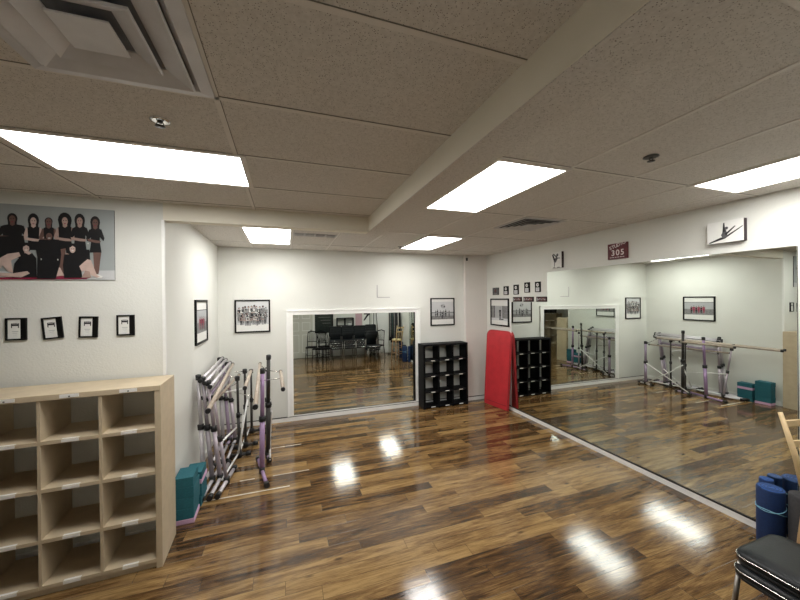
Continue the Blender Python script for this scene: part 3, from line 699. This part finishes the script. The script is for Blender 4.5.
# ------------------------------------------------------------------ ballet barres
def footed_barre(name,label,posts,rails,post_mat,foot_mat,rail_mat,group='portable ballet barres',braces=(),brackets=(),clamps=True,rr=.02,pr=.022):
    """posts: list of (foot_centre, top, foot_dir, foot_len); rails: (p0,p1,mat,r)"""
    c0=Vector(posts[0][0]); t=thing(name,(c0.x,c0.y,0),label,'ballet barre',0,group)
    off=Vector((c0.x,c0.y,0))
    for i,(f,tp,fd,fl) in enumerate(posts):
        f=Vector(f)-off; tp=Vector(tp)-off; fd=Vector(fd).normalized(); pm=post_mat[i] if isinstance(post_mat,(list,tuple)) else post_mat
        f.z=.035
        m1=f.lerp(tp,.52)
        b=MB(); b.tube([f,m1],pr,pm); b.tube([m1,tp],pr*.8,pm); o=b.build('post',t)
        k=MB(); k.tube([m1-(tp-f).normalized()*.03,m1+(tp-f).normalized()*.03],pr*1.35,'blackplastic',10); k.tube([m1,m1+Vector((.045,0,0))],.009,'blackplastic',8); k.build('height_knob',o)
        fm=foot_mat[i] if isinstance(foot_mat,(list,tuple)) else foot_mat
        b=MB(); b.tube([f-fd*fl/2,f+fd*fl/2],.021,fm); o2=b.build('foot',t)
        k=MB(); k.tube([f-fd*(fl/2+.012),f-fd*(fl/2-.05)],.030,'blackplastic',10); k.build('end_cap',o2)
        k=MB(); k.tube([f+fd*(fl/2-.05),f+fd*(fl/2+.012)],.030,'blackplastic',10); k.build('end_cap',o2)
        k=MB(); k.tube([f-Vector((0,0,.03)),f+Vector((0,0,.045))],.033,'blackplastic',10); k.build('joint',o2)
        k=MB(); k.lathe([(.020,-.03),(.030,-.028),(.030,.03),(.018,.036)],'blackplastic',c=tp,seg=12); k.build('clamp',o)
    for p0,p1,mt,r_ in rails:
        b=MB(); b.tube([Vector(p0)-off,Vector(p1)-off],r_,mt); o=b.build('rail',t)
        for q,s in ((p0,1),(p1,-1)):
            d=(Vector(p1)-Vector(p0)).normalized()*s; q=Vector(q)-off
            k=MB(); k.tube([q-d*.008,q+d*.02],r_+.003,'blackplastic',10); k.build('rail_cap',o)
    for p0,p1 in braces:
        b=MB(); b.tube([Vector(p0)-off,Vector(p1)-off],.012,'whiterod',8); b.build('brace',t)
    for p0,p1 in brackets:
        b=MB(); b.tube([Vector(p0)-off,Vector(p1)-off],.005,'chrome',8); b.build('bracket',t)
    return t
# folded barres against the alcove side wall
fold=[(0,'silver','silver',-.90,-.975,1.20,'folded silver barre flat against the alcove side wall, closest to the wall'),
      (1,'lilac','silver',-.815,-.925,1.175,'folded lilac barre leaning in the middle of the folded group'),
      (2,'pinksteel','silver',-.735,-.865,1.13,'folded pinkish barre on the outer side of the folded group')]
for i,pm,rm,xb,xt,zt,lb in fold:
    dy=.04*i
    footed_barre('ballet_barre',lb,
        [((xb,4.32+dy*.3,0),(xt,4.48-dy*.4,zt),(.09,1,0),.80),((xb+.02,5.46-dy*.2,0),(xt+.015,5.72-dy*.6,zt),(.10,1,0),.50)],
        [((xt+.03,4.42-dy*.6,zt-.03),(xt+.045,5.80-dy*.5,zt+.01),rm,.021),((xt+.04,4.45-dy*.4,zt-.24),(xt+.045,5.70-dy*.5,zt-.20),'silver' if i!=1 else 'lilac',.019),((xb+.01,4.75,.06),(xb+.02,5.25,.06),'silver',.016)],
        ['greypost' if i==1 else pm,pm],['silver','silver' if i!=1 else 'lilac'],None,pr=.025)
# long dowel barre on dark posts with white cross braces
footed_barre('ballet_barre','long wooden-railed barre on dark posts with white cross braces, in front of the folded group',
    [((-.655,4.26,0),(-.76,4.17,1.02),(.14,1,0),.62),((-.60,4.92,0),(-.615,4.92,1.06),(1,.12,0),.26)],
    [((-.66,3.36,1.12),(-.775,5.72,1.12),'dowel',.020),((-.80,4.20,.93),(-.70,5.80,.93),'dowel',.018)],
    ['pinksteel','darkpost'],['silver','darkpost'],None,
    braces=[((-.60,5.40,.40),(-.60,4.94,.05)),((-.63,4.86,.42),(-.70,4.22,.50)),((-.70,4.25,.06),(-.61,4.92,.06)),((-.61,4.92,.055),(-.56,5.85,.045))],
    brackets=[((-.76,4.17,1.03),(-.70,4.19,1.12)),((-.615,4.92,1.05),(-.735,4.92,1.12)),((-.615,4.92,1.0),(-.755,4.92,.93))],pr=.019)
# low dark-posted barre
footed_barre('ballet_barre','dark-posted barre with a short rail, standing close to the back wall',
    [((-.555,5.22,0),(-.555,5.22,1.09),(1,.2,0),.30),((-.52,5.75,0),(-.52,5.75,.98),(1,.2,0),.30)],
    [((-.425,3.98,1.145),(-.445,4.90,1.15),'dowel',.020)],'darkpost','darkpost',None,
    brackets=[((-.555,5.22,1.08),(-.444,4.86,1.15)),((-.555,5.22,.98),(-.44,4.60,1.14)),((-.70,5.30,.78),(-.46,5.10,.76)),((-.66,5.0,1.13),(-.555,5.22,1.09))],
    braces=[((-.50,4.98,.75),(-.60,4.80,.10)),((-.78,4.86,.90),(-.56,5.20,.85))],pr=.019)
# free standing purple double barre
footed_barre('ballet_barre','upright purple double barre standing free nearest the back wall mirror',
    [((-.285,4.36,0),(-.270,4.40,1.235),(-.20,1,0),.74),((-.235,4.76,0),(-.215,4.74,1.345),(-.15,1,0),.30),((-.275,5.60,0),(-.275,5.60,1.02),(-.15,1,0),.36)],
    [((-.262,3.24,1.145),(-.365,5.42,1.15),'dowel',.021),((-.030,3.78,1.145),(-.065,4.72,1.15),'dowel',.020)],
    ['purple','darkpost','lilac'],['purple','lilac','silver'],None,
    braces=[((-.235,5.57,.05),(-.185,4.73,.63)),((-.235,5.55,.53),(-.205,4.60,.04))],
    brackets=[((-.27,4.40,1.12),(-.04,4.30,1.15)),((-.215,4.74,1.17),(-.062,4.66,1.15)),((-.27,4.40,1.10),(-.315,4.35,1.147)),((-.215,4.75,1.2),(-.335,4.75,1.15)),((-.275,5.58,1.0),(-.36,5.36,1.145))],pr=.030)

# ------------------------------------------------------------------ banquet chairs
def rounded(w,d,r,n=5,z=0):
    out=[]
    for cx,cy,a0 in ((w/2-r,d/2-r,0),(-w/2+r,d/2-r,PI/2),(-w/2+r,-d/2+r,PI),(w/2-r,-d/2+r,1.5*PI)):
        for k in range(n+1): a=a0+k/n*PI/2; out.append((cx+r*math.cos(a),cy+r*math.sin(a)))
    return out
def slab(b,poly,levels,m):
    """levels: (z, inset scale)"""
    rings=[[b.bm.verts.new((x*s,y*s,z)) for x,y in poly] for z,s in levels]; n=len(poly); fs=[]
    for A,B in zip(rings,rings[1:]): fs+=[b.bm.faces.new([A[i],A[(i+1)%n],B[(i+1)%n],B[i]]) for i in range(n)]
    b.faces(fs,m,True); b.faces([b.bm.faces.new(rings[0][::-1]),b.bm.faces.new(rings[-1])],m,True)
def banquet_chair(label,loc,rz,group,mat='vinyl'):
    t=thing('banquet_chair',loc,label,'chair',rz,group)
    sw,sd,sz=.46,.44,.45
    b=MB(); slab(b,rounded(sw,sd,.07),[(sz-.060,.96),(sz-.052,1.0),(sz-.022,1.0),(sz-.008,.97),(sz+.002,.88),(sz+.006,.6)],mat); b.build('seat',t)
    pp=[(x*1.003,y*1.003,sz-.026) for x,y in rounded(sw,sd,.07)]; b=MB(); b.tube(pp+[pp[0]],.0032,'chrome',6); o=b.build('piping',t); o['label']='shiny silver piping around the seat'
    b=MB(); b.tube([(x*.93,y*.93,sz-.068) for x,y in rounded(sw,sd,.07)]+[(rounded(sw,sd,.07)[0][0]*.93,rounded(sw,sd,.07)[0][1]*.93,sz-.068)],.011,'blackplastic',8); b.build('seat_frame',t)
    for sx in (-1,1):
        b=MB(); b.tube([(sx*.20,.19,sz-.07),(sx*.205,.205,.22),(sx*.215,.225,.0)],.0125,'steel'); b.build('leg',t)
        b=MB(); b.tube([(sx*.19,-.26,.0),(sx*.195,-.225,.22),(sx*.20,-.205,sz-.05),(sx*.20,-.225,.62),(sx*.195,-.27,.90)],.0125,'steel'); b.build('leg',t)
    b=MB(); n=7; prof=[]
    W,Hb=.45,.47
    poly=rounded(W,Hb,.06)
    Rm=Matrix.Translation((0,-.250,.685))@Matrix.Rotation(math.radians(-9)+PI/2,4,'X')
    slab(b,poly,[(-.024,.95),(-.012,1),(.010,1),(.022,.95),(.027,.7)],mat); bmesh.ops.transform(b.bm,matrix=Rm,verts=b.bm.verts); b.build('backrest',t)
    return t
ch=banquet_chair('lower black banquet chair of the nearest stack, under the glossy top seat',(2.818,1.062,0),0,'stacked black banquet chairs')
dup(ch,(2.842,1.065,.078),0,'black vinyl banquet chair with silver piping, top of the stack at the bottom right corner')
def stack_of(x,y,n,rz,where):
    names=['bottom','second','third','top']
    for k in range(n):
        nm=names[k]
        dup(ch,(x,y,.078*k),rz,'%s black chair of the banquet stack %s'%(('second from the bottom' if k==1 else 'third from the bottom' if k==2 else nm),where))
stack_of(1.68,.36,4,.04,'next to the two slender chairs')
stack_of(2.13,.38,4,-.03,'in front of the wall shelf')
stack_of(2.58,.30,4,.02,'in front of the pink poster')
stack_of(3.06,.02,4,.0,'by the flat white door')
# slender black chairs
def slat_chair(loc,rz,label,first=[None]):
    if first[0]: return dup(first[0],loc,rz,label)
    t=thing('slender_chair',loc,label,'chair',rz,'slender black chairs')
    b=MB(); slab(b,rounded(.38,.38,.06),[(.43,.97),(.435,1),(.455,1),(.462,.96)],'blackgloss'); b.build('seat',t)
    for sx in (-1,1):
        MB().tube([(sx*.16,.15,.44),(sx*.18,.19,0)],.012,'blackgloss',8).build('leg',t)
        MB().tube([(sx*.17,-.22,0),(sx*.16,-.16,.44),(sx*.16,-.19,.75),(sx*.14,-.24,.96)],.013,'blackgloss',8).build('leg',t)
    b=MB(); b.tube([(-.15,-.24,.95),(0,-.26,.985),(.15,-.24,.95)],.016,'blackgloss',8); b.tube([(-.16,-.18,.62),(.16,-.18,.62)],.010,'blackgloss',8)
    for k in range(5): x=-.10+.05*k; b.tube([(x,-.18,.62),(x*.9,-.245,.96)],.006,'blackgloss',6)
    b.build('backrest',t)
    b=MB(); 
    for a,c2 in (((-.17,.17,.18),(.17,.17,.18)),((-.17,.17,.20),(-.165,-.19,.20)),((.17,.17,.20),(.165,-.19,.20))): b.tube([a,c2],.008,'blackgloss',6)
    b.build('stretcher',t); first[0]=t; return t
slat_chair((1.08,.60,0),.5,'slender black spindle-back chair, leftmost in the back mirror, near the white door')
slat_chair((1.32,.08,0),-.4,'slender black spindle-back chair below the dark chalkboard, behind the leftmost chair')
slat_chair((3.12,.60,0),.9,'slender black spindle-back chair between the chair stacks and the wooden stool')
slat_chair((1.30,.62,0),-.3,'slender black spindle-back chair touching the left end of the chair stacks')
slat_chair((.86,.12,0),.2,'slender black spindle-back chair against the white panelled door edge')

# ------------------------------------------------------------------ wooden bar stools
def bar_stool(loc,rz,label,first=[None]):
    if first[0]: return dup(first[0],loc,rz,label)
    t=thing('bar_stool',loc,label,'stool',rz,None)
    b=MB(); b.lathe([(.145,.655),(.172,.662),(.180,.680),(.174,.697),(.12,.705)],'stoolwood',seg=28); b.build('seat',t)
    o=MB().lathe([(.150,.700),(.168,.703),(.165,.714),(.12,.720)],'seatyellow',seg=28).build('cushion',t); o['label']='cream round seat pad'
    for sx in (-1,1):
        for sy in (-1,1):
            MB().tube([(sx*.105,sy*.105,.665),(sx*.130,sy*.128,.33),(sx*.150,sy*.150,0)],[.020,.019,.015],'stoolleg',10).build('leg',t)
    b=MB()
    for z,k in ((.22,.137),(.42,.122)):
        b.tube([(-k,k-.01,z),(k,k-.01,z)],.011,'stoolleg',8).tube([(-k,-k+.01,z),(k,-k+.01,z)],.011,'stoolleg',8).tube([(-k,-k,z+.05),(-k,k,z+.05)],.011,'stoolleg',8).tube([(k,-k,z+.05),(k,k,z+.05)],.011,'stoolleg',8)
    b.build('stretcher',t)
    for sx in (-1,1):
        MB().tube([(sx*.115,.130,.69),(sx*.122,.165,.90),(sx*.135,.245,1.20)],[.017,.018,.014],'stoolwood',10).build('back_post',t)
    b=MB()
    for z in (.98,1.12):
        k=.126+(z-.98)*.045; yb=.186+(z-.98)*.27
        b.box((-k,yb-.008,z-.025),(k,yb+.008,z+.025),'stoolwood',bevel=.004)
    b.build('back_rail',t)
    b=MB()
    for k in range(3): x=-.06+.06*k; b.tube([(x,.135,.70),(x,.184,.97)],.008,'stoolwood',8)
    b.build('spindle',t)
    first[0]=t; return t
bar_stool((3.665,1.190,0),-.22,'pale wooden bar stool at the right edge, beside the grey rolled mat')

# ------------------------------------------------------------------ rolled mats
def rolled(loc,r,h,mat,topmat,label,cap=True,strap=None,lean=(0,0)):
    t=thing('rolled_mat',loc,label,'yoga mat',0,'rolled exercise mats',lean[1],lean[0])
    b=MB(); b.lathe([(r*.96,0),(r,.006),(r,h-.008),(r*.97,h-.002)],mat,seg=28)
    b.build('roll',t)
    # spiral end
    b=MB(); pts=[]; n=70
    for i in range(n):
        a=i/n*2*PI*3.5; q=r*(.15+.80*i/n); pts.append((q*math.cos(a),q*math.sin(a),h+.001))
    b.lathe([(r*.93,h-.003),(r*.93,h+.002)],topmat,seg=24); b.tube(pts,r*.045,mat,6); b.build('roll_end',t)
    if strap:
        b=MB()
        for z,tl in ((h*.70,.025),(h*.62,-.03)):
            b.tube([(1.02*r*math.cos(a/20*2*PI),1.02*r*math.sin(a/20*2*PI),z+tl*math.cos(a/20*2*PI)) for a in range(21)],.0035,strap,6)
        b.build('strap',t)
    return t
rolled((3.80,1.605,0),.085,.50,'bluemat','bluetop','dark blue rolled mat with a light strap standing against the mirror','',strap='lightblue')
rolled((3.928,1.685,0),.046,.51,'bluemat','bluetop','slim bright blue rolled mat behind the strapped one',)
rolled((3.835,1.433,0),.080,.52,'greymat','greymat','charcoal rolled mat standing between the blue mats and the wooden stool')
rolled((3.90,.94,0),.070,.56,'navymat','bluemat','navy rolled mat farther along the right wall toward the coat rack')

# ------------------------------------------------------------------ front wall (seen in the back mirror)
t=thing('door',(.52,YFR,0),'white panelled door seen at the left of the back mirror','door',PI)
t.name='door_1'; t['kind']='structure'; del t['category']
MB().box((-.42,-.035,.01),(.42,0,2.03),'doorpaint').build('door_leaf',t)
b=MB()
for x0,x1 in ((-.34,-.05),(.05,.34)):
    for z0,z1 in ((.20,.85),(.98,1.30),(1.42,1.90)):
        for lo,hi in (((x0,-.045,z0),(x1,-.033,z0+.02)),((x0,-.045,z1-.02),(x1,-.033,z1)),((x0,-.045,z0+.02),(x0+.02,-.033,z1-.02)),((x1-.02,-.045,z0+.02),(x1,-.033,z1-.02))): b.box(lo,hi,'trimwhite')
b.build('panel_moulding',t)
b=MB(); 
for lo,hi in (((-.50,-.05,0),(-.42,0,2.11)),((.42,-.05,0),(.50,0,2.11)),((-.42,-.05,2.03),(.42,0,2.11))): b.box(lo,hi,'trimwhite')
b.build('door_casing',t)
MB().lathe([(.012,0),(.012,.035),(.026,.045),(.028,.06),(.018,.072)],'steel',c=(-.36,-.035,1.0),axis='y',seg=16).build('door_handle',t)
t=thing('chalkboard',(1.31,YFR,1.30),'large dark chalkboard on the wall seen in the back mirror','board',PI)
b=MB()
for lo,hi in (((-.38,-.03,-.42),(.38,0,-.39)),((-.38,-.03,.50),(.38,0,.53)),((-.38,-.03,-.39),(-.35,0,.50)),((.35,-.03,-.39),(.38,0,.50))): b.box(lo,hi,'blackframe')
b.build('frame',t); b=MB(); b.box((-.35,-.018,-.39),(.35,0,.50),'board')
for k in range(4): rect(b,-.28,.22-.07*k,.26-.11*k,.275-.11*k,-.019,'photomid')
b.build('slate',t)
t=thing('wall_shelf',(2.12,YFR,.84),'black open wall shelf seen in the back mirror beside the chalkboard','shelf',PI)
for x in (-.31,.0,.29): MB().box((x,-.22,0),(x+.022,0,.58),'blackgloss').build('upright',t)
for z in (0,.28,.56): MB().box((-.31,-.22,z),(.312,0,z+.022),'blackgloss').build('shelf',t)
for x,y,z,s,lb in ((2.02,YFR+.11,.863,.10,'small grey box on the lower level of the black wall shelf'),(2.28,YFR+.11,1.143,.12,'pale box on the upper level of the black wall shelf')):
    tag(MB().box((-s/2,-s/2,0),(s/2,s/2,s*.9),'photogrey' if s<.11 else 'card',bevel=.004).box((-s/2-.003,-s/2-.003,s*.72),(s/2+.003,s/2+.003,s*.9+.003),'photomid',bevel=.002).build('storage_box',None,(x,y,z)),lb,'box','boxes on the wall shelf')
t=thing('wall_poster',(2.66,YFR,1.42),'pale pink poster seen in the back mirror above the chair stacks','poster',PI)
MB().box((-.13,-.006,-.45),(.13,0,.45),'postergrey').build('sheet',t)
t=thing('wall_poster',(2.96,YFR,1.42),'white poster with black abstract shapes seen in the back mirror','poster',PI)
b=MB(); b.box((-.15,-.006,-.45),(.15,0,.45),'paper')
rect(b,-.05,.10,.10,.30,-.007,'ink'); b.flat(circ(.02,.19,.04,10),-.0075,'paper'); b.flat([(-.13,.10),(-.05,.02),(.08,-.14),(.12,-.12),(.0,.08),(-.10,.16)],-.0075,'ink'); rect(b,-.148,-.12,-.45,.40,-.007,'ink')
b.build('sheet',t)
t=thing('door',(3.50,YFR,0),'flat white door with a dark edge seen in the back mirror','door',PI); t.name='door_2'; t['kind']='structure'; del t['category']
MB().box((-.33,-.03,.01),(.33,0,1.98),'trimwhite').build('door_leaf',t)
b=MB(); 
for lo,hi in (((-.37,-.045,0),(-.33,0,2.03)),((.33,-.045,0),(.37,0,2.03)),((-.33,-.045,1.98),(.33,0,2.03))): b.box(lo,hi,'doorpaint')
b.build('door_casing',t)
for x,lb,ln in ((3.20,'dark thin pole leaning on the white door, left one',.03),(3.42,'dark thin pole leaning on the white door, right one',-.10)):
    tag(MB().tube([(x,YFR+.20,.01),(x+ln,YFR+.06,1.78)],[.016,.012],'blackplastic',8).lathe([(.03,0),(.03,.02),(.016,.03)],'blackplastic',c=(x,YFR+.20,0),seg=12).build('leaning_pole'),lb,'pole','dark leaning poles')
# garment rack by the right wall
t=thing('garment_rack',(3.84,.40,0),'dark garment rack along the right wall seen at the right of the back mirror','clothes rack')
for y in (-.42,.42):
    MB().tube([(0,y,.06),(0,y,1.80)],.014,'steel').build('upright',t)
    MB().tube([(-.15,y,.035),(.13,y,.035)],.016,'blackplastic').lathe([(.02,0),(.025,.01),(.02,.02)],'blackplastic',c=(-.13,y,0),seg=10).lathe([(.02,0),(.025,.01),(.02,.02)],'blackplastic',c=(.12,y,0),seg=10).build('foot',t)
MB().tube([(0,-.44,1.80),(0,.44,1.80)],.014,'steel').build('top_rail',t)
MB().tube([(0,-.42,.12),(0,.42,.12)],.012,'steel').build('bottom_rail',t)
def garment(y,mat,ln,label,wd=.115):
    t=thing('hanging_garment',(3.84,y,1.786),label,'garment',0,'clothes on the garment rack')
    b=MB(); b.tube([(0,0,.014),(0,0,-.03),(-.0,0,-.06)],.003,'steel',6); b.tube([(-wd,0,-.12),(0,0,-.06),(wd,0,-.12)],.005,'steel',6); b.build('hanger',t)
    b=MB(); n=16; rings=[]
    for k,(z,s,th) in enumerate(((-.085,.30,.018),(-.13,1.02,.026),(-.35,.92,.032),(-ln*.6,.90,.030),(-ln,1.05,.036))):
        rings.append([b.bm.verts.new((wd*s*math.cos(i*2*PI/n),th*math.sin(i*2*PI/n)*(1+.3*math.sin(i*2.1+k)),z+.008*math.sin(i*3))) for i in range(n)])
    for A,B in zip(rings,rings[1:]): b.faces([b.bm.faces.new([A[i],A[(i+1)%n],B[(i+1)%n],B[i]]) for i in range(n)],mat,True)
    b.faces([b.bm.faces.new(rings[0]),b.bm.faces.new(rings[-1][::-1])],mat); b.build('cloth',t)
for y,mt,ln,lb in ((.05,'cloth1',1.25,'long black garment nearest the white door end of the rack'),(.17,'cloth2',1.1,'grey garment between black ones on the rack'),(.29,'cloth1',1.3,'long black garment second along the rack'),(.41,'clothgreen',1.0,'dark green garment in the middle of the rack'),(.53,'cloth1',1.2,'black garment right of the green one on the rack'),(.65,'cloth2',1.15,'grey garment near the mirror end of the rack'),(.76,'cloth1',1.25,'long black garment at the mirror end of the rack')):
    garment(y,mt,ln,lb)

# ------------------------------------------------------------------ camera
cam=bpy.data.cameras.new('camera'); co=bpy.data.objects.new('camera',cam); C.objects.link(co)
f=332.27; cam.sensor_fit='HORIZONTAL'; cam.sensor_width=36; cam.lens=f*36/800; cam.clip_start=.02
R=Matrix(((.944942172,.0108274624,-.327058188),(-.327068511,-.000853222,-.945000244),(-.0105110079,.999941017,.00273507636)))
co.matrix_world=Matrix.Translation((0,0,CAMZ))@R.to_4x4()
scn.camera=co

w=bpy.data.worlds.new('world'); scn.world=w; w.use_nodes=True
w.node_tree.nodes['Background'].inputs[0].default_value=(.5,.5,.5,1); w.node_tree.nodes['Background'].inputs[1].default_value=.05
vs=scn.view_settings; vs.view_transform='Standard'; vs.look='None'; vs.gamma=1; vs.exposure=.70; vs.use_curve_mapping=False
